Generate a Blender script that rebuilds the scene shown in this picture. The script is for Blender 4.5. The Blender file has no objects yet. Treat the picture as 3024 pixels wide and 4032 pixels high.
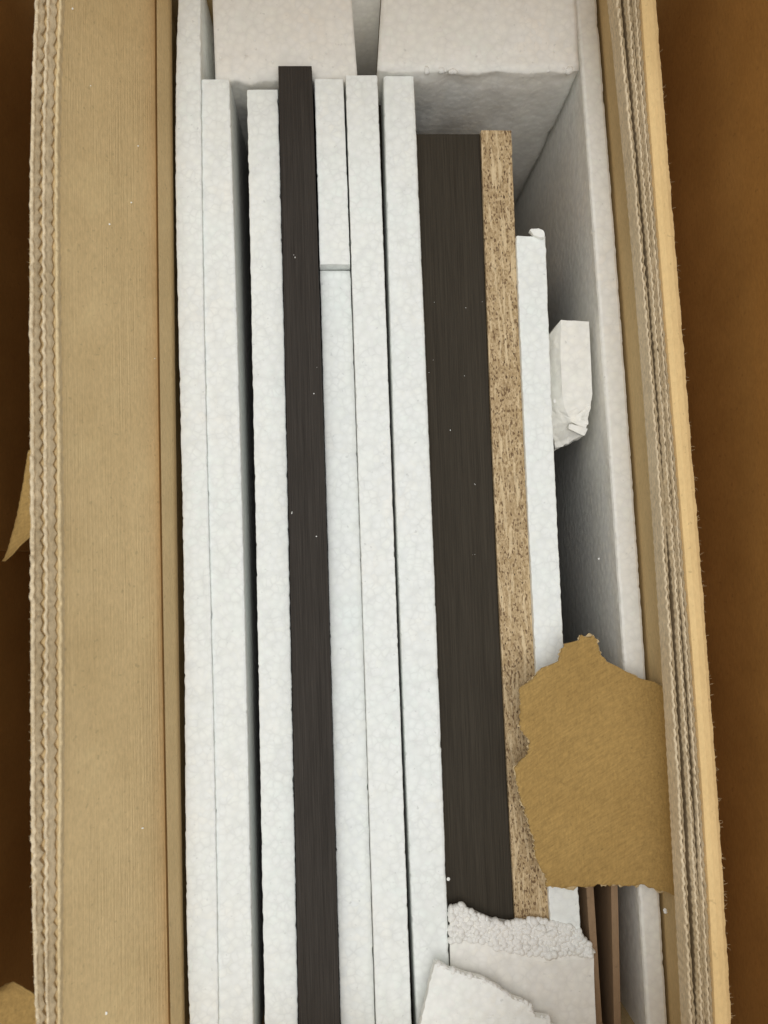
import bpy, bmesh, math, random
import numpy as np
from mathutils import Vector, Matrix, noise

random.seed(7)
rng = np.random.default_rng(11)
scene = bpy.context.scene
COL = scene.collection

# ------------------------------------------------------------------ camera
FPX = 3028.0                       # focal length in pixels of the 3024 x 4032 frame
CAM = Vector((0.0, 0.0, 0.63))     # phone held 38 cm above the packed boards
yc = Vector((-1750, 50616, -FPX)).normalized()          # box length direction seen by the camera
nx = -150.0
ny = (1750 * nx - FPX * FPX) / 50616
zc = -Vector((nx, ny, -FPX)).normalized()
xc = yc.cross(zc).normalized()
ROT = Matrix((xc, yc, zc))                              # camera -> world
cam_d = bpy.data.cameras.new('camera')
cam_d.lens = FPX / 4032 * 36
cam_d.sensor_width = 36
cam_d.clip_start = 0.01
cam_d.clip_end = 50
cam_d.dof.use_dof = True
cam_d.dof.focus_distance = 0.382
cam_d.dof.aperture_fstop = 10.5
cam = bpy.data.objects.new('camera', cam_d)
cam.matrix_world = Matrix.Translation(CAM) @ ROT.to_4x4()
COL.objects.link(cam)
scene.camera = cam

# ------------------------------------------------------------------ world and lamps
w = bpy.data.worlds.new('World')
scene.world = w
w.use_nodes = True
bg = w.node_tree.nodes['Background']
bg.inputs['Color'].default_value = (1.0, 1.0, 0.985, 1)
bg.inputs['Strength'].default_value = 0.50


def area(name, loc, target, sx, sy, power, color):
    d = bpy.data.lights.new(name, 'AREA')
    d.shape = 'RECTANGLE'
    d.size, d.size_y = sx, sy
    d.energy = power
    d.color = color
    o = bpy.data.objects.new(name, d)
    o.location = loc
    o.rotation_euler = (Vector(target) - Vector(loc)).to_track_quat('-Z', 'Y').to_euler()
    COL.objects.link(o)


area('ceiling_lamp', (-0.10, -0.12, 2.15), (0.02, -0.05, 0.25), 3.0, 1.3, 24.5, (1.0, 1.0, 0.985))

vs = scene.view_settings
vs.view_transform = 'Standard'
vs.look = 'None'
vs.exposure = 0.0
vs.gamma = 1.0
scene.render.engine = 'CYCLES'
scene.cycles.max_bounces = 8
scene.cycles.diffuse_bounces = 5


# ------------------------------------------------------------------ helpers
def P(px, py, z):
    """Place on the level z that the photograph shows at (px, py)."""
    d = ROT @ Vector((px - 1512, -(py - 2016), -FPX))
    return CAM + d * ((z - CAM.z) / d.z)


def fit(pts, deg=2):
    """Smooth curve x(py) through measured edge points."""
    a = np.array(pts, float)
    c = np.polyfit((a[:, 1] - 2000) / 2000, a[:, 0], deg)
    return lambda y: float(np.polyval(c, (y - 2000) / 2000))


def lin(pts):
    a = np.array(sorted(pts, key=lambda p: p[1]), float)
    return lambda y: float(np.interp(y, a[:, 1], a[:, 0]))


_tabs = {}


def n1(t, seed):
    """1-d value noise, -1..1."""
    if seed not in _tabs:
        _tabs[seed] = np.random.default_rng(seed).uniform(-1, 1, 4096)
    tab = _tabs[seed]
    i = math.floor(t)
    f = t - i
    f = f * f * (3 - 2 * f)
    return tab[i % 4096] * (1 - f) + tab[(i + 1) % 4096] * f


def link(name, me, mat, parent=None, smooth=False, recenter=True):
    if recenter and len(me.vertices):
        co = np.empty(len(me.vertices) * 3)
        me.vertices.foreach_get('co', co)
        co = co.reshape(-1, 3)
        c = (co.min(0) + co.max(0)) / 2
        c[2] = co[:, 2].min()
        co -= c
        me.vertices.foreach_set('co', co.ravel())
    else:
        c = np.zeros(3)
    if mat is not None:
        me.materials.append(mat)
    if smooth:
        me.polygons.foreach_set('use_smooth', [True] * len(me.polygons))
    me.update()
    o = bpy.data.objects.new(name, me)
    COL.objects.link(o)
    o.location = Vector(c) - (Vector(parent.location) if parent else Vector((0, 0, 0)))
    if parent:
        if parent.parent:
            o.location -= Vector(parent.parent.location)
        o.parent = parent
    return o


def mesh(verts, faces, name='m'):
    me = bpy.data.meshes.new(name)
    me.from_pydata([tuple(v) for v in verts], [], faces)
    bm = bmesh.new()
    bm.from_mesh(me)
    bmesh.ops.recalc_face_normals(bm, faces=bm.faces)
    bm.to_mesh(me)
    bm.free()
    return me


def tag(o, label, cat, group=None, kind='thing'):
    o['label'] = label
    if cat:
        o['category'] = cat
    if group:
        o['group'] = group
    if kind:
        o['kind'] = kind
    return o


def empty(name, loc):
    o = bpy.data.objects.new(name, None)
    o.location = loc
    o.empty_display_size = 0.02
    COL.objects.link(o)
    return o


def sweep(sections, closed=True):
    """Loft a list of equal-length vertex rings into one closed mesh."""
    n = len(sections[0])
    V = [v for s in sections for v in s]
    F = []
    for i in range(len(sections) - 1):
        for j in range(n if closed else n - 1):
            a, b = i * n + j, i * n + (j + 1) % n
            F.append((a, b, b + n, a + n))
    if closed:
        F.append(tuple(range(n)))
        F.append(tuple(range((len(sections) - 1) * n, len(sections) * n)))
    return mesh(V, F)


def slab_mesh(L, R, z, zb, y0, y1, step=10, bev=0.0006, jit=0.00008, jt=0.0, seed=1, per=24, zf=None, end_jit=0.0, lean=0.0):
    """Standing board: top edges L(py), R(py) at level z, sides dropping to zb."""
    S = []
    ys = np.arange(y0, y1 + step, step)
    for k, y in enumerate(ys):
        zz = z + (zf(y) if zf else 0)
        A, B = P(L(y), y, zz), P(R(y), y, zz)
        u = (B - A)
        u.z = 0
        wd = u.length
        u.normalize()
        jl = jit * (n1(y / per, seed) + .6 * n1(y / (per * .43), seed + 50))
        jr = jit * (n1(y / per, seed + 9) + .6 * n1(y / (per * .43), seed + 59))
        if jit > .00005:
            jl += .0005 * max(0, n1(y / 15, seed + 31) - .72) * 3
            jr -= .0005 * max(0, n1(y / 15, seed + 41) - .72) * 3
        e = [jt * n1(y / per + 37 * q, seed + 20 + q) for q in range(4)]
        b = min(bev, wd * .3)
        ring = []
        for (t, dz, j) in ((0, None, 0), (0, -.0035, 0), (0, -b, jl), (.3 * b, -.3 * b, jl), (b, 0, jl * .5), (wd * .35, 0, 0),
                           (wd * .65, 0, 0), (wd - b, 0, jr * .5), (wd - .3 * b, -.3 * b, jr), (wd, -b, jr), (wd, -.0035, 0), (wd, None, 0)):
            p = A + u * (t + j)
            if dz is None:
                p.z = zb
                p.x += lean
            else:
                p.z = zz + dz + e[int(t / wd * 3)]
            if end_jit and k in (0, len(ys) - 1):
                p.y += end_jit * n1(t * 700, seed + 77)
            ring.append(p)
        S.append(ring)
    return sweep(S)


def rows_mesh(rows, zf, ncol, thick, endj=0.0, seed=3, yw=None):
    """A thin real sheet or block given as rows (py, x-left, x-right); zf(px, py, u, v) is its height."""
    T, n = [], ncol + 1
    m = len(rows)
    for i, (y, a, b) in enumerate(rows):
        for j in range(n):
            u = j / ncol
            x = a + (b - a) * u
            yy = y
            if i == 0:
                yy += endj * n1(x / 16, seed)
            if yw:
                yy += yw(x, i / (m - 1))
            if i == m - 1:
                yy += endj * (n1(x / 22, seed + 1) + .6 * n1(x / 9, seed + 2))
            T.append(P(x, yy, zf(x, yy, u, i / (m - 1))))
    V = list(T)
    off = len(T)
    V += [v - Vector((0, 0, thick)) for v in T]
    F = []
    for i in range(m - 1):
        for j in range(ncol):
            a = i * n + j
            F.append((a, a + 1, a + n + 1, a + n))
            F.append((off + a, off + a + n, off + a + n + 1, off + a + 1))
    for j in range(ncol):
        F.append((j, off + j, off + j + 1, j + 1))
        k = (m - 1) * n + j
        F.append((k, k + 1, off + k + 1, off + k))
    for i in range(m - 1):
        a = i * n
        F.append((a, a + n, off + a + n, off + a))
        k = i * n + ncol
        F.append((k, off + k, off + k + n, k + n))
    return mesh(V, F)


def box_mesh(x0, x1, y0, y1, z0, z1):
    V = [(x, y, z) for x in (x0, x1) for y in (y0, y1) for z in (z0, z1)]
    return mesh(V, [(0, 1, 3, 2), (4, 6, 7, 5), (0, 4, 5, 1), (2, 3, 7, 6), (0, 2, 6, 4), (1, 5, 7, 3)])


# ------------------------------------------------------------------ materials
class NT:
    def __init__(s, name):
        s.m = bpy.data.materials.new(name)
        s.m.use_nodes = True
        s.t = s.m.node_tree
        s.b = s.t.nodes['Principled BSDF']
        s.b.inputs['Specular IOR Level'].default_value = 0.25
        s.pos = s.n('ShaderNodeNewGeometry').outputs['Position']

    def n(s, k, **kw):
        x = s.t.nodes.new(k)
        for a, v in kw.items():
            setattr(x, a, v)
        return x

    def l(s, a, b):
        s.t.links.new(a, b)

    def map(s, scale, rot=(0, 0, 0)):
        x = s.n('ShaderNodeMapping')
        x.inputs['Scale'].default_value = scale
        if any(rot):
            q = s.n('ShaderNodeMapping')
            q.inputs['Rotation'].default_value = rot
            s.l(s.pos, q.inputs['Vector'])
            s.l(q.outputs['Vector'], x.inputs['Vector'])
        else:
            s.l(s.pos, x.inputs['Vector'])
        return x.outputs['Vector']

    def noise(s, vec, scale, detail=4, rough=.6):
        x = s.n('ShaderNodeTexNoise')
        x.inputs['Scale'].default_value = scale
        x.inputs['Detail'].default_value = detail
        x.inputs['Roughness'].default_value = rough
        s.l(vec, x.inputs['Vector'])
        return x.outputs['Fac']

    def voro(s, vec, scale, feature='F1', out='Distance', rand=1.0):
        x = s.n('ShaderNodeTexVoronoi')
        x.feature = feature
        x.inputs['Scale'].default_value = scale
        x.inputs['Randomness'].default_value = rand
        s.l(vec, x.inputs['Vector'])
        return x.outputs[out]

    def ramp(s, fac, stops, interp='LINEAR'):
        x = s.n('ShaderNodeValToRGB')
        cr = x.color_ramp
        cr.interpolation = interp
        while len(cr.elements) < len(stops):
            cr.elements.new(.5)
        for e, (p, c) in zip(cr.elements, stops):
            e.position = p
            e.color = (c, c, c, 1) if not isinstance(c, tuple) else (*c, 1)
        s.l(fac, x.inputs['Fac'])
        return x.outputs['Color']

    def mix(s, fac, a, b, blend='MIX'):
        x = s.n('ShaderNodeMix')
        x.data_type = 'RGBA'
        x.blend_type = blend
        for sock, v in ((x.inputs[0], fac), (x.inputs[6], a), (x.inputs[7], b)):
            if hasattr(v, 'is_output'):
                s.l(v, sock)
            elif isinstance(v, tuple):
                sock.default_value = (*v, 1)
            else:
                sock.default_value = v
        return x.outputs[2]

    def math(s, op, a, b=0.0):
        x = s.n('ShaderNodeMath')
        x.operation = op
        for sock, v in zip(x.inputs, (a, b)):
            if hasattr(v, 'is_output'):
                s.l(v, sock)
            else:
                sock.default_value = v
        return x.outputs[0]

    def bump(s, h, strength, dist, prev=None):
        x = s.n('ShaderNodeBump')
        x.inputs['Strength'].default_value = strength
        x.inputs['Distance'].default_value = dist
        s.l(h, x.inputs['Height'])
        if prev is not None:
            s.l(prev, x.inputs['Normal'])
        return x.outputs['Normal']

    def done(s, color, rough=.8, normal=None):
        if hasattr(color, 'is_output'):
            s.l(color, s.b.inputs['Base Color'])
        else:
            s.b.inputs['Base Color'].default_value = (*color, 1)
        s.b.inputs['Roughness'].default_value = rough
        if normal is not None:
            s.l(normal, s.b.inputs['Normal'])
        return s.m


def foam_mat(name, base, cell=330, dark=.965, bump=.4, line_amt=.20):
    """Expanded polystyrene: soft rounded beads pressed together, faint seams, a few pits."""
    s = NT(name)
    v0 = s.map((1, 1, 1))
    wob = s.n('ShaderNodeTexNoise')
    wob.inputs['Scale'].default_value = 240
    s.l(v0, wob.inputs['Vector'])
    mv = s.n('ShaderNodeVectorMath', operation='MULTIPLY_ADD')
    s.l(wob.outputs['Color'], mv.inputs[0])
    mv.inputs[1].default_value = (.0022, .0022, .0022)
    s.l(v0, mv.inputs[2])
    v = mv.outputs[0]
    e = s.voro(v, cell, 'SMOOTH_F1')
    de = s.voro(v, cell, 'DISTANCE_TO_EDGE')
    line = s.ramp(de, [(.0, 1.0), (.20, 0.0)], 'EASE')
    gate = s.ramp(s.noise(v0, 120, 3), [(.36, 0.05), (.66, 1.0)])
    sep = s.n('ShaderNodeSeparateColor')
    s.l(s.voro(v, cell, 'F1', 'Color'), sep.inputs[0])
    big = s.ramp(s.noise(v0, 26, 4, .6), [(.3, 0.0), (.7, 1.0)])
    warm = tuple(x * k for x, k in zip(base, (1.0, .975, .945)))
    cool = tuple(x * k for x, k in zip(base, (.965, 1.0, .99)))
    col = s.mix(big, warm, cool)
    col = s.mix(sep.outputs[0], col, tuple(x * dark for x in base))
    col = s.mix(s.math('MULTIPLY', s.math('MULTIPLY', line, gate), line_amt), col, tuple(x * .6 for x in base))
    dome = s.ramp(e, [(.20, 1.0), (.75, .915)])
    col = s.mix(1.0, col, dome, 'MULTIPLY')
    pits = s.ramp(s.noise(v0, 380, 3, .55), [(.68, 0.0), (.75, 1.0)])
    col = s.mix(s.math('MULTIPLY', pits, .38), col, tuple(x * .5 for x in base))
    nrm = s.bump(s.ramp(e, [(.15, 1.0), (.8, 0.0)]), bump, .0005)
    nrm = s.bump(s.noise(v0, 900, 3), .2, .0003, nrm)
    return s.done(col, .7, nrm)


def card_mat(name, base, lines=0.0, fibre=.12, blotch=.10, streak=0.0, dent=0.0):
    s = NT(name)
    v = s.map((1, 1, 1))
    f = s.noise(s.map((1, .35, 1)), 900, 4, .7)
    b = s.noise(v, 24, 5, .6)
    lo = tuple(x * (1 - fibre) for x in base)
    hi = tuple(x * (1 + fibre) for x in base)
    col = s.mix(s.ramp(f, [(.3, 0), (.7, 1.0)]), lo, hi)
    lo2 = tuple(1 - blotch * k for k in (1, 1.15, 1.5))
    col = s.mix(1.0, col, s.ramp(b, [(.3, lo2), (.7, (1.0, 1.0, 1.0))]), 'MULTIPLY')
    sp = s.ramp(s.noise(v, 420, 1, .4), [(.70, 0), (.76, 1.0)])
    col = s.mix(s.math('MULTIPLY', sp, .35), col, tuple(x * .45 for x in base))
    nrm = s.bump(f, .25, .0003)
    if dent:
        nrm = s.bump(s.noise(v, 16, 3, .5), dent, .004, nrm)
        sc = s.ramp(s.noise(s.map((1, .25, .4), (0, 0, .5)), 70, 4, .7), [(.56, 0), (.72, 1.0)])
        col = s.mix(s.math('MULTIPLY', sc, .22), col, tuple(min(.9, x * 1.35) for x in base))
    if streak:
        fs = s.noise(s.map((1, .14, 1), (0, 0, 1.05)), 1100, 4, .75)
        col = s.mix(1.0, col, s.ramp(fs, [(.32, 1 - streak), (.66, 1 + streak * .35)]), 'MULTIPLY')
        nrm = s.bump(fs, .35, .0004, nrm)
    if lines:
        g = s.noise(s.map((1, .012, 1)), 1100, 3, .7)
        gate = s.ramp(s.noise(s.map((1, .3, 1)), 40, 2), [(.35, 0), (.65, 1.0)])
        g2 = s.math('MULTIPLY', s.ramp(g, [(.35, 0), (.65, 1.0)]), gate)
        nrm = s.bump(g2, lines, .0003, nrm)
        col = s.mix(s.math('MULTIPLY', g2, .18), col, tuple(x * .72 for x in base))
    return s.done(col, .85, nrm)


def wood_mat(name, a, b):
    s = NT(name)
    g = s.noise(s.map((1, .012, 1)), 2300, 3, .75)
    g2 = s.noise(s.map((1, .012, 1)), 420, 4, .6)
    m = s.math('ADD', s.math('MULTIPLY', g, .78), s.math('MULTIPLY', g2, .22))
    col = s.mix(s.ramp(m, [(.36, 0), (.64, 1.0)]), a, b)
    nrm = s.bump(g, .3, .0002)
    s.b.inputs['Specular IOR Level'].default_value = .12
    return s.done(col, .7, nrm)


def chip_mat(name):
    """Raw chipboard edge: fine pressed flakes, pale slivers, small dark holes."""
    s = NT(name)
    v = s.map((1, .42, .7), (0, 0, .03))
    n = s.noise(v, 1500, 4, .7)
    n2 = s.noise(v, 260, 3, .6)
    sep = s.n('ShaderNodeSeparateColor')
    s.l(s.voro(v, 1150, 'F1', 'Color'), sep.inputs[0])
    col = s.mix(sep.outputs[0], (.45, .32, .17), (.68, .52, .315))
    col = s.mix(s.ramp(n, [(.36, 0), (.50, 1.0)]), (.30, .20, .10), col)
    col = s.mix(s.math('MULTIPLY', s.ramp(n2, [(.35, 1.0), (.6, 0)]), .25), col, (.27, .18, .095))
    sp2 = s.n('ShaderNodeSeparateColor')
    s.l(s.voro(s.map((1, .5, .7), (0, 0, -.06)), 1500, 'F1', 'Color'), sp2.inputs[0])
    dk = s.ramp(sp2.outputs[1], [(.84, 0), (.88, 1.0)])
    col = s.mix(s.math('MULTIPLY', dk, .75), col, (.12, .065, .03))
    for k, (rot, sc) in enumerate(((.03, 760), (-.07, 900))):
        sp3 = s.n('ShaderNodeSeparateColor')
        s.l(s.voro(s.map((1, .09, .6), (0, 0, rot)), sc, 'F1', 'Color'), sp3.inputs[0])
        fk = s.ramp(sp3.outputs[2 - k], [(.86, 0), (.90, 1.0)])
        col = s.mix(s.math('MULTIPLY', fk, .55), col, (.78, .62, .39))
    pit = s.ramp(s.voro(v, 480, 'F1'), [(.09, 1.0), (.14, 0.0)])
    col = s.mix(pit, col, (.03, .017, .01))
    nrm = s.bump(n, .7, .0004)
    nrm = s.bump(sep.outputs[0], .5, .0003, nrm)
    return s.done(col, .8, nrm)


FOAM = foam_mat('white_foam', (.92, .94, .92), cell=280)
FOAM_SHARD = foam_mat('white_foam_shard', (.94, .94, .91), cell=300, dark=.98, bump=.2, line_amt=.08)
FOAM_CAP = foam_mat('shade_grey_foam', (.91, .885, .835), cell=280, dark=.965, bump=.35, line_amt=.14)  # warm grey in the colour stands in for shade on the end blocks
FOAM_LINING = foam_mat('off_white_foam', (.94, .925, .875), cell=280, dark=.965, bump=.35, line_amt=.14)
BEAD = foam_mat('foam_bead', (.88, .865, .835), cell=900, dark=.97, bump=.1, line_amt=.05)
CARD = card_mat('kraft_board', (.72, .54, .285), lines=.6, dent=.35)
CARD_R = card_mat('kraft_board_smooth', (.62, .455, .23))
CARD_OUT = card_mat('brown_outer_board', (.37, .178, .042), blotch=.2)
CARD_FOLD = card_mat('kraft_fold', (.84, .60, .29), fibre=.08, blotch=.08)
LINER = card_mat('paper_edge_pale', (.74, .61, .42), fibre=.25)
LINER_Y = card_mat('paper_edge_yellow', (.72, .57, .34), fibre=.2)
CORE = card_mat('paper_core_grey', (.47, .37, .235), fibre=.25, blotch=.2)
PAPER = card_mat('torn_kraft_paper', (.43, .275, .093), fibre=.14, blotch=.14, streak=.22)
PLY = card_mat('peeled_paper_ply', (.60, .46, .26), fibre=.2)
BAR = wood_mat('dark_grey_woodgrain', (.030, .0255, .0215), (.057, .049, .042))
PANEL = wood_mat('dark_brown_woodgrain', (.033, .027, .0195), (.058, .048, .035))
CHIP = chip_mat('chipboard')
MDF = card_mat('hardboard', (.30, .20, .12), fibre=.1)
DARKFLOOR = card_mat('dim_floor', (.12, .09, .06))

# ------------------------------------------------------------------ measured edges (x at py)
E = {}
E['wl_out'] = fit([(139, 0), (124, 240), (122, 600), (113, 1000), (113, 1500), (118, 1700), (120, 2000), (118, 2300), (118, 2900), (121, 3400), (130, 3700), (139, 4032)], 4)
E['wl_in'] = fit([(241, 0), (234, 300), (226, 600), (226, 1000), (229, 1300), (232, 1600), (238, 2000), (245, 2300), (243, 2900), (238, 3300), (236, 4032)], 4)
E['ins'] = fit([(618, 0), (619, 500), (621, 1000), (630, 1500), (639, 2000), (644, 2300), (650, 2900), (658, 3500), (674, 4032)], 3)
E['ins_b'] = fit([(679, 0), (676, 400), (683, 1000), (694, 1600), (704, 2300), (708, 2900), (714, 3400), (730, 4032)], 3)
E['s1L'] = fit([(705, 0), (690, 200), (690, 600), (696, 1000), (704, 1300), (711, 1650), (717, 2000), (721, 2300), (727, 2900), (733, 3400), (746, 4032)], 4)
E['s1R'] = fit([(795, 0), (787, 310), (789, 600), (797, 1000), (806, 1300), (822, 2000), (830, 2300), (839, 2900), (848, 3500), (862, 4032)], 3)
E['s2R'] = fit([(907, 340), (920, 1000), (937, 1500), (956, 2000), (964, 2300), (975, 2900), (987, 3500), (997, 4032)])
E['s3L'] = fit([(972, 356), (985, 1000), (994, 1500), (1005, 2000), (1012, 2300), (1035, 3646), (1043, 4032)])
E['barL'] = fit([(1096, 260), (1103, 600), (1112, 1000), (1124, 1500), (1138, 2000), (1144, 2300), (1167, 3646), (1178, 4032)])
E['barR'] = fit([(1226, 260), (1240, 600), (1252, 1000), (1267, 1500), (1283, 2000), (1291, 2300), (1326, 3646), (1338, 4032)])
E['s4L'] = fit([(1239, 311), (1245, 600), (1257, 1000), (1270, 1500), (1287, 2000), (1295, 2300), (1330, 3646), (1341, 4032)])
E['s4R'] = fit([(1354, 311), (1360, 600), (1376, 1000), (1394, 1500), (1414, 2000), (1424, 2300), (1465, 3646), (1476, 4032)])
E['s5L'] = fit([(1365, 311), (1366, 600), (1380, 1000), (1397, 1500), (1417, 2000), (1427, 2300), (1468, 3646), (1480, 4032)])
E['s5R'] = fit([(1484, 300), (1499, 600), (1511, 1000), (1531, 1500), (1546, 2000), (1556, 2300), (1608, 3646), (1620, 4032)])
E['s6L'] = fit([(1511, 300), (1516, 600), (1525, 1000), (1542, 1500), (1560, 2000), (1570, 2300), (1622, 3646), (1640, 4032)])
E['s6R'] = fit([(1630, 330), (1647, 600), (1660, 1000), (1677, 1500), (1702, 2000), (1711, 2300), (1753, 3300), (1760, 3500), (1768, 3646), (1774, 4032)])
E['pR'] = fit([(1889, 530), (1892, 600), (1906, 1000), (1923, 1500), (1943, 2000), (1958, 2300), (2008, 3300), (2021, 3600)])
E['cL'] = lambda y: E['pR'](y) + 5
E['cR'] = fit([(2012, 515), (2030, 900), (2054, 1500), (2074, 2000), (2090, 2300), (2105, 2650), (2157, 3500)])
E['s7L'] = lambda y: E['cR'](y) + 4
E['s7R'] = fit([(2147, 930), (2172, 1500), (2181, 1700), (2190, 2000), (2205, 2300), (2219, 2550), (2279, 3500), (2286, 3650)])
E['linL'] = fit([(2268, 0), (2287, 290), (2299, 400), (2318, 600), (2342, 1000), (2370, 1300), (2400, 1740), (2416, 2000), (2430, 2300), (2446, 2500), (2520, 3500), (2547, 4032)])
E['linR'] = fit([(2349, 0), (2377, 300), (2398, 600), (2430, 1000), (2466, 1500), (2501, 2000), (2517, 2300), (2545, 2600), (2602, 3500), (2628, 4032)])
E['wr_in'] = fit([(2426, 0), (2454, 300), (2487, 600), (2522, 1000), (2563, 1500), (2600, 2000), (2619, 2300), (2640, 2700), (2664, 3000), (2693, 3500), (2717, 4032)], 3)
E['wr_out'] = fit([(2518, 0), (2540, 300), (2560, 600), (2597, 1000), (2637, 1500), (2672, 2000), (2692, 2300), (2757, 3000), (2784, 3500), (2809, 4032)], 3)
E['fold'] = fit([(2583, 0), (2608, 300), (2633, 600), (2667, 1000), (2702, 1500), (2742, 2000), (2766, 2300), (2821, 3000), (2852, 3500), (2880, 4032)], 3)

ZF = 0.250          # level of the packed boards
ZL, ZR = 0.318, 0.290   # top edges of the left and right carton sides
YA, YB = -110, 4200     # rows between which the long things run
ZB = 0.010

# ------------------------------------------------------------------ setting
fl = link('floor', box_mesh(-1.5, 1.5, -1.5, 1.5, -0.012, -0.004), DARKFLOOR)
fl['kind'] = 'structure'
fl['label'] = 'dim floor under the cartons'

y_top = P(1500, YA, ZF).y
y_bot = P(1500, YB, ZF).y

# ------------------------------------------------------------------ the opened carton
carton = empty('cardboard_carton', (0, 0, 0))
tag(carton, 'opened tan double wall cardboard carton holding the packed boards', 'carton')


def wall_sections(side):
    S = []
    for y in np.arange(YA, YB, 14):
        if side < 0:
            a = P(E['wl_out'](y) + 2, y, ZL - .0036)
            b = P(E['wl_in'](y), y, ZL - .0020)
            c = P(E['ins'](y) - 8, y, .266)
            t = b.x - a.x
            # a gently bowed inner face
            mids = []
            for k in (.33, .66):
                m = b.lerp(c, k)
                m.x -= .0008 * math.sin(k * math.pi)
                mids.append(m)
            S.append([a, b, *mids, c, Vector((c.x, c.y, 0)), Vector((c.x - t, c.y, 0)), Vector((c.x - t, c.y, c.z))])
        else:
            a = P(E['wr_out'](y), y, ZR - .0060)
            b = P(E['wr_in'](y), y, ZR - .0060)
            b.x += .0006
            c = P(E['linR'](y) + 3, y, .247)
            t = a.x - b.x
            S.append([a, b, c, Vector((c.x, c.y, 0)), Vector((c.x + t, c.y, 0)), Vector((c.x + t, c.y, .247))])
    return S


link('side_wall', sweep(wall_sections(-1)), CARD, carton)
link('side_wall', sweep(wall_sections(1)), CARD_R, carton)
x_l = P(E['ins'](2000), 2000, .262).x - .004
x_r = P(E['linR'](2000), 2000, .247).x + .004
link('bottom_panel', box_mesh(-.118, .158, y_bot + .002, y_top - .002, 0.0005, .009), CARD_R, carton)
link('end_wall', box_mesh(-.135, .165, y_top - .001, y_top + .009, 0, .36), CARD_R, carton)
link('shade_flap', mesh([(-.12, y_top, .358), (.15, y_top, .358), (.14, y_top - .030, .410), (-.11, y_top - .030, .410),  # unseen leaning flap, added to shade the far foam blocks
                       (-.12, y_top, .364), (.15, y_top, .364), (.14, y_top - .030, .416), (-.11, y_top - .030, .416)],
                      [(0, 1, 2, 3), (7, 6, 5, 4), (0, 4, 5, 1), (1, 5, 6, 2), (2, 6, 7, 3), (3, 7, 4, 0)]), CARD_R, carton)
link('shade_flap', mesh([(.065, y_bot, .298), (.15, y_bot, .298), (.14, y_bot + .040, .375), (.075, y_bot + .040, .375),  # second unseen flap, added to darken the near foam block
                       (.065, y_bot - .006, .302), (.15, y_bot - .006, .302), (.14, y_bot + .034, .379), (.075, y_bot + .034, .379)],
                      [(0, 1, 2, 3), (7, 6, 5, 4), (0, 4, 5, 1), (1, 5, 6, 2), (2, 6, 7, 3), (3, 7, 4, 0)]), CARD_R, carton)
link('end_wall', box_mesh(-.135, .165, y_bot - .009, y_bot + .001, 0, .30), CARD_R, carton)


def ribbon(name, fl_, fr_, z, depth, mat, amp, per, seed, bumps=.0005, ph=0.0, step=5, hole=None, ampR=None, zig=50):
    """A cut paper layer showing on the edge of the board: wavy strip with a lumpy top."""
    S = []
    for y in np.arange(YA, YB, step):
        wv = amp * math.sin(2 * math.pi * y / per + ph + 1.3 * n1(y / 260, seed)) * (0.75 + .5 * n1(y / 120, seed + 3)) + amp * .6 * n1(y / 30, seed + 1)
        wv2 = amp * .9 * math.sin(2 * math.pi * y / per + ph + .4 + 1.3 * n1(y / 260, seed)) + amp * .6 * n1(y / 26, seed + 2)
        if ampR:
            q = (y / zig + .25 * n1(y / 200, seed + 12)) % 1.0
            wv2 = ampR * (abs(q * 2 - 1) * 2 - 1) * (.8 + .45 * n1(y / 70, seed + 13)) + .0001 * n1(y / 13, seed + 14)
        h = bumps * (.8 * math.sin(2 * math.pi * y / per + ph + .8) + n1(y / 22, seed + 4) + .7 * n1(y / 90, seed + 6))
        zz = z + h
        if hole:
            zz -= hole(y)
        a, b = P(fl_(y), y, z), P(fr_(y), y, z)
        a.x += wv
        b.x += wv2
        if b.x < a.x + .0003:
            b.x = a.x + .0003
        wd = b.x - a.x
        S.append([Vector((a.x, a.y, z - depth)), Vector((a.x, a.y, zz - .0004)), Vector((a.x + wd * .25, a.y, zz)),
                  Vector((b.x - wd * .25, a.y, zz + .3 * bumps * n1(y / 14, seed + 8))), Vector((b.x, a.y, zz - .0004)), Vector((b.x, a.y, z - depth))])
    return link(name, sweep(S), mat, carton, smooth=False)


def between(p, q, f):
    return lambda y: E[p](y) * (1 - f) + E[q](y) * f


lw = lambda f: between('wl_out', 'wl_in', f)
rw = lambda f: between('wr_in', 'wr_out', f)
ribbon('outer_liner', lw(.00), lw(.13), ZL, .007, LINER, .00020, 50, 101, .0006)
ribbon('fluting', lw(.12), lw(.35), ZL - .0010, .006, CORE, .00005, 50, 108, .0004, 1.0, step=4, ampR=.00085)
ribbon('middle_liner', lw(.44), lw(.55), ZL - .0002, .007, LINER, .00026, 50, 115, .0006, 2.0)
ribbon('fluting', lw(.54), lw(.80), ZL - .0007, .006, CORE, .00005, 50, 122, .0003, 3.0, step=4, ampR=.00055)
ribbon('inner_liner', lw(.89), lw(1.0), ZL, .004, LINER_Y, .00012, 50, 130, .0004, .5)

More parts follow.
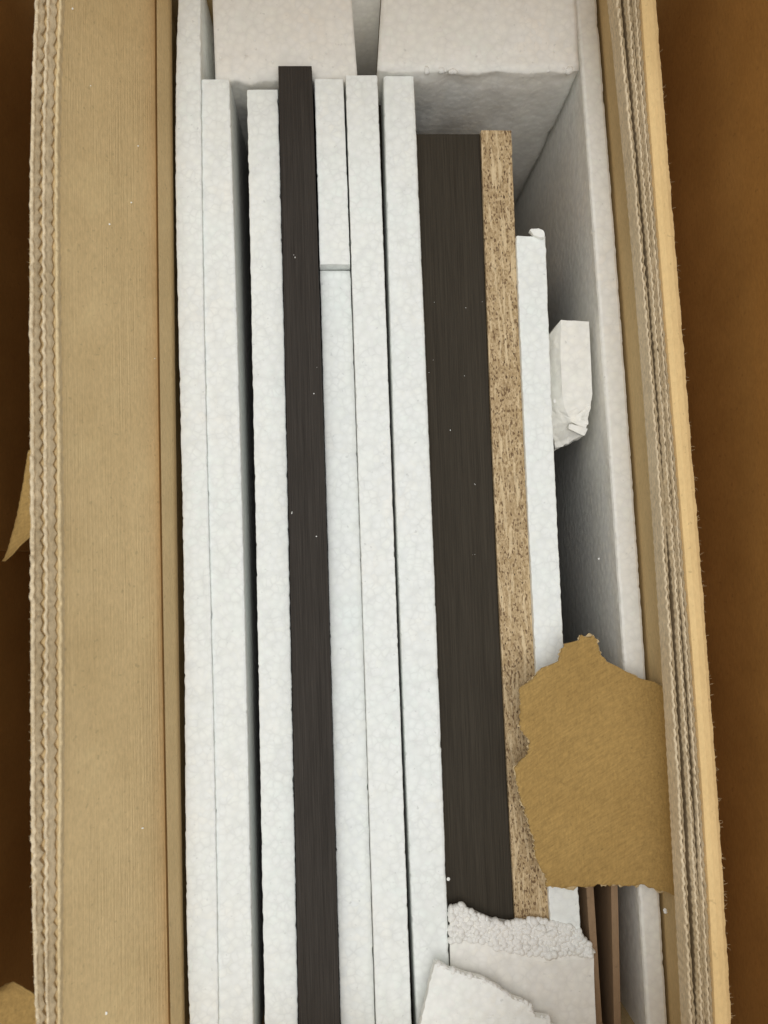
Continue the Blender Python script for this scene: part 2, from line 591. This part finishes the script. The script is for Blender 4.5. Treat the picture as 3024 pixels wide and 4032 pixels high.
gap = lin([(.10, -200), (.11, 400), (.13, 900), (.08, 1500), (.03, 1830), (-.04, 1950), (-.03, 2040), (.05, 2130), (.17, 2330), (.10, 2600), (.13, 3200), (.14, 3600), (.06, 4032), (.05, 4300)])
gap2 = lin([(.03, -200), (-.02, 600), (-.02, 1500), (.02, 2000), (-.02, 2250), (.06, 2450), (.10, 2800), (.08, 3300), (.0, 3500), (-.02, 4300)])
rwv = lambda f, g, k: (lambda y: E['wr_in'](y) * (1 - f - k * g(y)) + E['wr_out'](y) * (f + k * g(y)))
ribbon('inner_liner', rw(.0), rw(.11), ZR, .010, LINER, .00012, 37, 141, .0005)
ribbon('fluting', rw(.10), rwv(.26, gap, -.5), ZR - .0006, .010, CORE, .00008, 41, 143, .0004, 2.0, step=4, ampR=.00016, zig=44)
ribbon('fluting', rwv(.28, gap, .5), rw(.47), ZR - .0007, .010, CORE, .00014, 33, 148, .0004, 1.0)
ribbon('middle_liner', rw(.46), rw(.56), ZR, .010, LINER, .00010, 34, 155, .0005, 1.6)
ribbon('fluting', rw(.55), rwv(.66, gap2, -.5), ZR - .0005, .010, CORE, .00010, 41, 158, .0004, 2.6, step=4, ampR=.00018, zig=47)
ribbon('fluting', rwv(.66, gap2, .5), rw(.78), ZR - .0008, .010, CORE, .00010, 36, 162, .0004, 3.0)
ribbon('outer_liner', rw(.77), rw(.86), ZR - .0003, .010, LINER, .00010, 38, 169, .0004, .5)
ribbon('fluting', rw(.85), rw(.985), ZR - .0012, .010, CORE, .00008, 41, 172, .0004, .5)

# folded-over flap hanging outside the right side: smooth rounded fold
S = []
for y in np.arange(YA, YB, 10):
    a = P(E['wr_out'](y), y, ZR - .001)
    b = P(E['fold'](y), y, ZR - .003)
    a.x += .0003
    j = .0002 * n1(y / 12, 201) + .0002 * n1(y / 40, 202)
    wd = b.x - a.x
    ring = [Vector((a.x, a.y, .03)), Vector((a.x, a.y, ZR - .0030)), Vector((a.x + wd * .08, a.y, ZR - .0015)),
            Vector((a.x + wd * .35, a.y, ZR - .0006)), Vector((a.x + wd * .7, a.y, ZR - .0012)),
            Vector((b.x + j - .0006, a.y, ZR - .0024)), Vector((b.x + j, a.y, ZR - .0036)),
            Vector((b.x + j - .003, a.y, ZR - .012)), Vector((b.x - .001, a.y, .03))]
    S.append(ring)
link('folded_flap', sweep(S), CARD_FOLD, carton)

# inner liner sheet standing against the left side
S = []
for y in np.arange(YA, YB, 12):
    a = P(E['ins'](y), y, .270)
    b = P(E['ins'](y) + 24, y, .2630)
    c = P(E['ins_b'](y), y, .2485)
    S.append([Vector((a.x - .012, a.y, .02)), a, a.lerp(b, .5) + Vector((0, 0, .0004)), b, b.lerp(c, .5) + Vector((.0003, 0, 0)), c, Vector((c.x - .006, c.y, .2460)), Vector((c.x - .006, c.y, .02))])
link('lining_sheet', sweep(S), CARD, carton)

# torn paper: the tongue folded in from the right side
Z7 = lambda p: (p[0] / 1.476 + 1900, p[1] / 1.476 + 2300)
left = [Z7(p) for p in [(578, 300), (566, 326), (475, 348), (468, 352), (446, 450), (400, 470), (340, 490), (305, 535), (262, 575), (215, 600), (218, 830), (278, 925), (262, 990), (190, 1070), (200, 1170), (240, 1300), (288, 1450), (320, 1600), (358, 1680), (374, 1735), (376, 1752)]]
right = [Z7(p) for p in [(640, 300), (666, 318), (680, 400), (720, 450), (790, 480), (850, 515), (920, 550), (1000, 566), (1060, 600), (1088, 612), (1112, 900), (1135, 1150), (1168, 1500), (1176, 1752)]]
lf, rf = lin(left), lin(right)
rows = []
for y in np.arange(left[0][1] + 1, left[-1][1], 4.5):
    jl = 5 * n1(y / 16, 301) + 4 * n1(y / 7, 302)
    jr = (4 * n1(y / 16, 303) + 4 * n1(y / 7, 304)) if rf(y) < Z7((1070, 0))[0] else 0
    rows.append((y, lf(y) + jl, rf(y) + jr))


def paper_z(x, y, u, v):
    edge = E['wr_in'](y)
    d = max(0.0, (edge - x) / 640)                     # 0 at the side wall, 1 at the free end
    z = .2560 + .022 * math.exp(-d * 7.5) + .006 * d * d
    z += .0012 * math.sin(x / 90 + y / 170) + .0010 * n1(y / 120, 310) * d + .0018 * max(0, (2750 - y) / 250) * d
    return z


me = rows_mesh(rows, paper_z, 44, .0009, endj=7, seed=320, yw=lambda x, v: 75 * v ** 6 * max(0, (x - 2520) / 180) ** 1.4 + 10 * v ** 6 * n1(x / 60, 325))
tongue = link('torn_paper_tongue', me, PAPER, carton, smooth=True)
rows2 = [(y, a - 4 - 5 * n1(y / 10, 351) - 4 * n1(y / 4, 352), b + ((3 + 5 * n1(y / 10, 353) + 4 * n1(y / 4, 354)) if b < 2620 else 0)) for (y, a, b) in rows]
me = rows_mesh(rows2, lambda x, y, u, v: paper_z(x, y, u, v) - .0010, 60, .0004, endj=12, seed=357, yw=lambda x, v: 75 * v ** 6 * max(0, (x - 2520) / 180) ** 1.4 + 10 * v ** 6 * n1(x / 60, 325))
link('peeled_ply', me, PLY, tongue, smooth=True)

# torn paper spike and scrap sticking out on the left side
sl = lin([(112, 1770), (98, 1850), (82, 1950), (66, 2030), (46, 2110), (28, 2165), (8, 2212)])
sr = lin([(150, 1770), (150, 2090), (112, 2120), (78, 2150), (48, 2185), (12, 2216)])
rows = [(y, sl(y) + 2 * n1(y / 12, 331), max(sl(y) + 3, sr(y))) for y in np.arange(1772, 2214, 6)]
link('torn_paper_spike', rows_mesh(rows, lambda x, y, u, v: ZL - .004 - (1 - u) * .004 * v - .004 * v, 8, .0006), PAPER, carton, smooth=True)
tl = lin([(30, 3868), (8, 3885), (-40, 3905), (-90, 3960), (-120, 4100), (-120, 4200)])
tr = lin([(52, 3868), (90, 3888), (118, 3905), (150, 3925), (160, 4200)])
rows = [(y, tl(y) + 3 * n1(y / 9, 341), tr(y) + 3 * n1(y / 9, 342)) for y in np.arange(3869, 4190, 6)]
link('torn_paper_scrap', rows_mesh(rows, lambda x, y, u, v: ZL - .004 - .012 * (1 - u), 14, .0006, endj=4, seed=344), PAPER, carton, smooth=True)

# ------------------------------------------------------------------ outer carton walls around it
outer = empty('outer_carton', (0, 0, 0))
tag(outer, 'dark brown cardboard walls standing in shadow beyond both sides of the tan carton', 'carton')
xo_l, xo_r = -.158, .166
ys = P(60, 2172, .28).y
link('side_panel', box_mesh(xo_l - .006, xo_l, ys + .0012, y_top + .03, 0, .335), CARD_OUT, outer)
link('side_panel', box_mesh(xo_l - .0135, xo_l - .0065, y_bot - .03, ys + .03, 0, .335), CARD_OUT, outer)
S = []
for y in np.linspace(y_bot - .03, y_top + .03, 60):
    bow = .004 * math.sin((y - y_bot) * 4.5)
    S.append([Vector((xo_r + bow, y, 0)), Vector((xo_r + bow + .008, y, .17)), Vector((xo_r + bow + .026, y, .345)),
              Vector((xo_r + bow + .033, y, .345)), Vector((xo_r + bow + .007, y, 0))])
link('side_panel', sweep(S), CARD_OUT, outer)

# ------------------------------------------------------------------ packed boards
G = 'foam slabs standing between the boards'


def slab(name, label, L, R, z, y0, y1, mat=FOAM, cat='foam slab', group=G, seed=1, zb=ZB, **kw):
    me = slab_mesh(E[L] if isinstance(L, str) else L, E[R] if isinstance(R, str) else R, z, zb, y0, y1, seed=seed, **kw)
    return tag(link(name, me, mat), label, cat, group)


slab('foam_slab', 'white foam slab lining the left side, next to the tan cardboard wall', 's1L', lambda y: E['s1R'](y) - .3, ZF + .0015, YA + 20, YB - 10, seed=11, jit=.00013)
slab('foam_slab', 'second white foam slab from the left, flush with the slab lining the wall', lambda y: E['s1R'](y) + .3, 's2R', ZF, 313, YB - 10, seed=12, bev=.0011, end_jit=.00013)
slab('foam_slab', 'white foam slab between the black gap and the narrow dark bar', 's3L', lambda y: E['barL'](y) - 3, ZF - .002, 354, YB - 10, seed=13, zb=0.226, jit=.00015, end_jit=.0004)
slab('foam_slab', 'short white foam slab right of the dark bar, at its far end', 's4L', 's4R', ZF + .0005, 311, 1034, seed=14, end_jit=.0002)
slab('foam_slab', 'long white foam slab right of the dark bar, below the small notch', 's4L', 's4R', ZF - .006, 1066, YB - 10, seed=15, end_jit=.0002)
slab('foam_slab', 'white foam slab behind a hairline joint, third right of the dark bar', 's5L', 's5R', ZF + .001, 298, YB - 10, seed=16, zb=0.222, end_jit=.0002)
slab('foam_slab', 'white foam slab left of the wide dark brown board', 's6L', 's6R', ZF - .0015, 300, YB - 10, seed=17, zb=0.222, bev=.0014, end_jit=.00013)
slab('foam_slab', 'white foam slab right of the chipboard with a chipped far end', 's7L', 's7R', ZF - .003, 930, 3690, seed=18, zb=0.224, jit=.00015, end_jit=.0006)
slab('foam_slab', 'greyish foam slab lining the right cardboard wall, shaded inner face', 'linL', 'linR', ZF, YA + 20, YB - 10, mat=FOAM_LINING, seed=19, jit=.00015, bev=.0016)

GB = 'furniture boards standing in the carton'
slab('dark_board', 'added dark filler that blackens the gap under the foam slab left of the narrow dark bar', lambda y: E['s3L'](y) + 2, lambda y: E['barL'](y) - 4, .2255, 370, YB - 10, mat=PANEL, cat='board', group=GB, seed=31, jit=0, bev=.0004)  # added body, makes the gap beside this slab go black
slab('dark_board', 'added dark filler that blackens the gaps deep under the two foam slabs left of the wide brown board', lambda y: E['s5L'](y) + 2, lambda y: E['s6R'](y) - 12, .2215, 330, YB - 10, mat=PANEL, cat='board', group=GB, seed=32, jit=0, bev=.0004)  # invented dark filler, keeps the slit between both slabs black
slab('dark_board', 'added dark filler that blackens the gap deep under the foam slab right of the chipboard', lambda y: E['s7L'](y) + 6, lambda y: E['s7R'](y) - 3, .2235, 960, 3690, mat=PANEL, cat='board', group=GB, seed=33, jit=0, bev=.0004)  # put in to cut bounce light in the right-hand gap
slab('dark_board', 'narrow dark grey woodgrain board edge between two white foam slabs', 'barL', 'barR', ZF + .002, 260, YB - 10, mat=BAR, cat='board', group=GB, seed=21, jit=.00002, bev=.0004)
slab('dark_board', 'wide dark brown woodgrain board beside the chipboard strip', lambda y: E['s6R'](y) - 2, 'pR', ZF - .008, 528, 3660, mat=PANEL, cat='board', group=GB, seed=22, jit=.00002, bev=.0004)
slab('chipboard', 'raw tan speckled chipboard edge next to the wide dark board', 'cL', 'cR', ZF - .006, 514, 3660, mat=CHIP, cat='board', group=GB, seed=23, jit=.0001, bev=.0003, end_jit=.00013)
m1L = lin([(2290, 2700), (2309, 3500), (2344, 4032), (2356, 4230)])
m1R = lin([(2316, 2700), (2338, 3500), (2372, 4032), (2386, 4230)])
m2L = lin([(2390, 2700), (2406, 3490), (2418, 4032), (2424, 4230)])
m2R = lin([(2416, 2700), (2433, 3490), (2446, 4032), (2452, 4230)])
slab('hardboard_sheet', 'thin brown hardboard sheet nearest the broken foam block', m1L, m1R, ZF - .004, 2900, YB - 10, mat=MDF, cat='board', group='thin hardboard sheets', seed=24, jit=.00003, bev=.0003)
slab('hardboard_sheet', 'thin brown hardboard sheet nearest the foam lining the right wall', m2L, m2R, ZF - .003, 2900, YB - 10, mat=MDF, cat='board', group='thin hardboard sheets', seed=25, jit=.00003, bev=.0003)

# ------------------------------------------------------------------ end caps of foam
bead_meshes = []
for k in range(6):
    bm = bmesh.new()
    bmesh.ops.create_icosphere(bm, subdivisions=2, radius=1)
    for v in bm.verts:
        v.co *= 1 + .16 * noise.noise(v.co * 1.3 + Vector((k * 5.1, 0, 0)))
    me = bpy.data.meshes.new('bead')
    bm.to_mesh(me)
    bm.free()
    me.polygons.foreach_set('use_smooth', [True] * len(me.polygons))
    me.materials.append(BEAD)
    bead_meshes.append(me)


def bead(parent, p, r, mat=None):
    o = bpy.data.objects.new('bead', random.choice(bead_meshes))
    COL.objects.link(o)
    o.parent = parent
    o.location = Vector(p) - Vector(parent.location)
    o.scale = (r * random.uniform(.85, 1.3), r * random.uniform(.85, 1.3), r * random.uniform(.75, 1.1))
    o.rotation_euler = (random.uniform(0, 6), random.uniform(0, 6), random.uniform(0, 6))


def end_cap(label, L, R, y_front, y_back, z0, tilt, seed, chips=()):
    """Far end block: level top, front face dropping into the gap."""
    S = []
    for i in range(45):
        f = i / 44
        py = y_front + 5 * n1(f * 14, seed) + 3 * n1(f * 40, seed + 1)
        x = L(y_front) + (R(y_front) - L(y_front)) * f
        xb = L(y_back) + (R(y_back) - L(y_back)) * f
        a = P(x, py, z0)
        b = P(xb, y_back, z0 + tilt)
        ring = [Vector((a.x, a.y + .002, .02))]
        for dz in (.10, .085, .07, .06, .05, .042, .034, .027, .02, .014, .009, .005, .002):
            ring.append(Vector((a.x, a.y + .0009 * noise.noise(Vector((a.x * 160, dz * 260, seed))) + .0016 * noise.noise(Vector((a.x * 50, dz * 90, seed))) + .0006, z0 - dz)))
        ring.append(Vector((a.x, a.y + .0010, z0 - .0005)))
        for k in range(1, 9):
            q = a.lerp(b, k / 9)
            q.z += .0007 * noise.noise(q * 120) + .0012 * noise.noise(q * 45)
            ring.append(q)
        ring += [b, Vector((b.x, b.y, .02))]
        S.append(ring)
    o = link('foam_end_block', sweep(S), FOAM_CAP, smooth=True)
    tag(o, label, 'foam block', 'foam blocks at the ends')
    return o


b1 = end_cap('white foam end block, greyed for shade, behind the narrow dark bar, left of the slot', lin([(832, -200), (834, 0), (848, 320)]), lin([(1372, -200), (1382, 0), (1408, 320)]), 318, -105, ZF - .004, .008, 401)
b2 = end_cap('larger white foam end block, greyed for shade, with a crumbly front edge, right of the slot', lin([(1512, -200), (1503, 0), (1486, 290)]), lin([(2258, -200), (2262, 0), (2281, 290)]), 282, -105, ZF + .001, .004, 402)
for k in range(18):
    x = random.choice((1700, 1760, 1790, 2180, 2210, 2230, 2245)) + random.uniform(-25, 25)
    p = P(x, 279 + random.uniform(-6, 6), ZF + .0004)
    bead(b2, p + Vector((0, .0008, -.0009)), random.uniform(.0009, .0020))
# backing board in the slot
slb = link('foam_backing', box_mesh(P(1380, 0, .25).x, P(1505, 0, .25).x, P(1440, -70, .25).y, P(1440, -100, .25).y, .02, .249), FOAM_CAP)
tag(slb, 'shaded foam backing at the end of the dark slot between two blocks', 'foam block')

# near end block: level top, broken front full of loose beads
cl = lin([(1764, 3540), (1770, 3700), (1776, 4032), (1780, 4230)])
cr = lin([(2255, 3560), (2282, 3660), (2332, 3745), (2340, 3790), (2343, 4032), (2350, 4230)])
front_top = lin([(3690, 1760), (3695, 1900), (3722, 1960), (3735, 2040), (3748, 2150), (3742, 2250), (3755, 2350)])
front_bot = lin([(3585, 1760), (3572, 1810), (3598, 1870), (3628, 1940), (3640, 2010), (3625, 2080), (3632, 2160), (3650, 2250), (3700, 2300), (3760, 2350)])
S = []
for i in range(70):
    f = i / 69
    xt = 1771 + (2338 - 1771) * f
    pt = front_top(xt) + 5 * n1(f * 30, 411)
    pb = front_bot(xt)
    a = P(xt, pt, ZF - .002)
    c = P(xt + (6 if f > .9 else 0), pb, ZF - .0035)
    if c.y < a.y + .0004:
        c.y = a.y + .0004
    b = P(1780 + (2350 - 1780) * f, 4192, ZF + .003)
    ring = [Vector((c.x, c.y, .02)), Vector((c.x, c.y, ZF - .022)), c, c.lerp(a, .33) + Vector((0, 0, .0012)), c.lerp(a, .66) + Vector((0, 0, .001)), a]
    for k in range(1, 12):
        q = a.lerp(b, k / 12)
        q.z += .0006 * noise.noise(q * 110) + .0018 * noise.noise(q * 38)
        ring.append(q)
    ring += [b, Vector((b.x, b.y, .02))]
    S.append(ring)
nb = link('foam_end_block', sweep(S), FOAM_CAP)
tag(nb, 'white foam end block, greyed for shade, with a broken beady front, near the camera', 'foam block', 'foam blocks at the ends')
cnt = 0
for i in range(36):
    for j in range(7):
        f = (i + .5 * (j % 2) + random.uniform(-.3, .3)) / 35.5
        xt = 1771 + (2325 - 1771) * min(max(f, .008), .99)
        pb, pt = front_bot(xt), front_top(xt)
        if pt - pb < 12:
            continue
        v = (j + random.uniform(-.3, .3)) / 6
        a, c = P(xt, pt + 6, ZF - .002), P(xt, pb - 2, ZF - .0035)
        q = c.lerp(a, min(max(v, 0), 1.05)) + Vector((0, 0, random.uniform(-.0003, .0011)))
        bead(nb, q, random.uniform(.0012, .0021))
        cnt += 1
for (x, y) in ((1800, 3572), (1818, 3566), (1850, 3590), (1893, 3620), (1905, 3628), (2275, 3668), (2285, 3690)):
    bead(nb, P(x, y, ZF - .0035), .0020)

# bright broken shard lying on the near block
sL = lin([(1711, 3796), (1690, 3880), (1656, 4032), (1610, 4240)])
sR = lin([(1722, 3796), (1771, 3822), (1830, 3842), (1893, 3856), (1950, 3886), (2014, 3932), (2060, 3950), (2088, 3966), (2106, 4007), (2161, 4012), (2176, 4045), (2290, 4150), (2320, 4240)])
rows = []
for y in np.arange(3797, 4185, 4):
    rows.append((y, sL(y) + 2 * n1(y / 10, 431), sR(y) + 7 * abs(math.sin(y / 9.5 + 2 * n1(y / 30, 432))) - 3))
sh = link('foam_shard', rows_mesh(rows, lambda x, y, u, v: ZF + .007 + .005 * v + .0004 * noise.noise(Vector((x / 30, y / 30, 3))), 30, .0045), FOAM_SHARD)
tag(sh, 'bright white broken foam shard with ragged edge lying on the near end block', 'foam piece')
for k in range(46):
    y = 3800 + 225 * (k + random.random()) / 46
    p = P(sR(y) - 3, y, ZF + .007 + .005 * (y - 3797) / 418)
    bead(sh, p + Vector((0, 0, -.0012)), random.uniform(.0009, .0016))

# small wedge of foam in the gap
Q = lambda p, z: P(2100 + p[0] / 3.686, 1200 + p[1] / 3.686, z)
zt = .243
top = [((400, 222), zt), ((806, 245), zt), ((835, 800), zt - .001), ((855, 1290), zt - .001), ((832, 1450), zt - .002), ((800, 1650), zt - .003), ((760, 1790), zt - .004),
       ((560, 1700), zt - .007), ((470, 1560), zt - .005), ((420, 1300), zt - .002), ((395, 700), zt)]
lft = [((228, 440), zt - .007), ((215, 900), zt - .009), ((235, 1300), zt - .009), ((262, 1540), zt - .010)]
brk = [((270, 1830), zt - .015), ((330, 2085), zt - .020), ((440, 2030), zt - .018), ((560, 1985), zt - .016), ((650, 1940), zt - .015), ((745, 1895), zt - .013)]
V = [Q(*p) for p in top + lft + brk]
nT, nL = len(top), len(lft)
T = list(range(nT))
Lx = list(range(nT, nT + nL))
B = list(range(nT + nL, nT + nL + len(brk)))
F = [tuple(T), (T[0], T[10], Lx[1], Lx[0]), (T[10], T[9], Lx[2], Lx[1]), (T[9], T[8], Lx[3], Lx[2]),
     (T[8], T[7], B[2], B[1], B[0], Lx[3]), (T[7], T[6], B[5], B[4], B[3], B[2])]
outl = [T[0], T[1], T[2], T[3], T[4], T[5], T[6], B[5], B[4], B[3], B[2], B[1], B[0], Lx[3], Lx[2], Lx[1], Lx[0]]
base = len(V)
for q in outl:
    p = V[q].copy()
    p.z = .205
    V.append(p)
m = len(outl)
for i in range(m):
    j = (i + 1) % m
    F.append((outl[i], outl[j], base + j, base + i))
F.append(tuple(base + i for i in range(m)))
me = mesh(V, F)
bm = bmesh.new()
bm.from_mesh(me)
bmesh.ops.triangulate(bm, faces=bm.faces[:])
bmesh.ops.subdivide_edges(bm, edges=bm.edges[:], cuts=3, use_grid_fill=True)
ylim = Q((0, 1480), zt).y
for v in bm.verts:
    k = 1.0 if v.co.y < ylim else .18
    v.co += Vector((noise.noise(v.co * 420), noise.noise(v.co * 420 + Vector((9, 0, 0))), noise.noise(v.co * 420 + Vector((0, 7, 0))))) * .0013 * k
bm.to_mesh(me)
bm.free()
wd = link('foam_wedge', me, FOAM_LINING)
tag(wd, 'small broken white foam wedge stuck in the dark gap by the right wall', 'foam piece')
# flake standing off the broken end of the wedge
rows = [(1200 + y / 3.686, 2100 + a / 3.686, 2100 + b / 3.686) for y, a, b in [(1735, 520, 570), (1765, 512, 680), (1800, 512, 790), (1840, 600, 772), (1895, 715, 745)]]
link('flake', rows_mesh(rows, lambda x, y, u, v: zt - .0035 - .001 * v, 6, .0025), FOAM_LINING, wd)

for k in range(22):
    qx, qy = random.uniform(285, 560), random.uniform(1600, 1980)
    bead(wd, Q((qx, qy), zt - .0085 - .010 * (qy - 1600) / 380 - .003 * (560 - qx) / 280), random.uniform(.0010, .0018))

# chip of foam curled at the far end of the right slab
rows = [(900, 2092, 2120), (906, 2086, 2138), (914, 2094, 2143), (926, 2102, 2145), (934, 2120, 2143)]
tag(link('foam_chip', rows_mesh(rows, lambda x, y, u, v: ZF - .001 + .0015 * u, 8, .003, endj=3), FOAM_SHARD), 'tiny curled foam chip at the far end of the slab beside the chipboard', 'foam piece')

# foam crumbs and fibres
bm = bmesh.new()


def crumb(px, py, z, r):
    p = P(px, py, z)
    q = bmesh.ops.create_icosphere(bm, subdivisions=1, radius=r)
    s = Vector((random.uniform(.6, 1.3), random.uniform(.6, 1.7), .6))
    for v in q['verts']:
        v.co = Vector((v.co.x * s.x, v.co.y * s.y, v.co.z * s.z)) + p + Vector((0, 0, r * .4))


for (x, y) in ((1899, 1188), (1834, 1212), (1710, 1190), (1706, 1418), (1689, 1467), (1829, 1480), (1773, 1694), (1868, 1905), (1871, 1908), (1861, 2185), (1870, 2183)):
    crumb(x, y, ZF - .008, random.uniform(.00010, .00024))
for (x, y) in ((1150, 2016), (1149, 2021), (1157, 1004), (1162, 1014), (1248, 1446), (1236, 1550), (1246, 2112)):
    crumb(x, y, ZF + .002, random.uniform(.00012, .00034))
for k in range(40):
    x = random.uniform(860, 1370)
    crumb(x, random.uniform(10, 290), ZF - .0005, random.uniform(.0002, .0005))
for k in range(30):
    crumb(random.uniform(1520, 2240), random.uniform(60, 270), ZF + .002, random.uniform(.0002, .0004))
for k in range(14):
    crumb(random.uniform(1800, 2320), random.uniform(3760, 3990), ZF - .0005, random.uniform(.0002, .0005))
for (x, y, rr) in ((431, 884, .0006), (517, 798, .0004), (544, 575, .0004), (562, 3260, .0005), (418, 3988, .0006), (286, 35, .0004), (357, 338, .0003), (610, 1412, .0004)):
    k = (x - E['wl_in'](y)) / (E['ins'](y) - 8 - E['wl_in'](y))
    zz = (ZL - .002) * (1 - k) + .266 * k
    crumb(x, y, zz + .001, rr)
crumb(2619, 3590, .262, .0011)
crumb(2617, 3582, .262, .0009)
crumb(2357, 2200, .238, .0009)
crumb(2184, 1580, .246, .0009)
crumb(1765, 3460, .2485, .0009)
me = bpy.data.meshes.new('foam_crumbs')
bm.to_mesh(me)
bm.free()
tag(link('foam_crumbs', me, FOAM_SHARD), 'tiny white foam crumbs scattered over boards and foam blocks', 'crumbs', kind='stuff')

# stray paper fibres along the cut cardboard edges
bm = bmesh.new()


def hair(p, d, ln, r):
    q = [p]
    for k in range(4):
        d = (d + Vector((random.uniform(-.35, .35), random.uniform(-.35, .35), random.uniform(-.35, .35)))).normalized()
        q.append(q[-1] + d * ln / 4)
    prev = None
    for k, c in enumerate(q):
        rr = r * (1 - .15 * k)
        ring = [bm.verts.new(c + Vector((math.cos(t), math.sin(t), math.sin(t * 2) * .5)) * rr) for t in (0, 2.1, 4.2)]
        if prev:
            for i in range(3):
                bm.faces.new((prev[i], prev[(i + 1) % 3], ring[(i + 1) % 3], ring[i]))
        prev = ring


for k in range(110):
    y = random.uniform(20, 4010)
    hair(P(E['fold'](y) - 2, y, ZR - .003), Vector((1, random.uniform(-.8, .8), .1)), random.uniform(.0006, .0022), .00007)
for k in range(90):
    y = random.uniform(20, 4010)
    hair(P(E['wl_out'](y) + 4, y, ZL), Vector((-1, random.uniform(-.8, .8), .2)), random.uniform(.0005, .0013), .00007)
for k in range(60):
    y = random.uniform(2560, 3480)
    hair(P(lf(y) + 3, y, paper_z(lf(y), y, 0, 0)), Vector((-1, random.uniform(-.8, .8), 0)), random.uniform(.0004, .0010), .00006)
me = bpy.data.meshes.new('paper_fibres')
bm.to_mesh(me)
bm.free()
tag(link('paper_fibres', me, LINER_Y), 'fine stray paper fibres along the cut cardboard edges', 'fibres', kind='stuff')
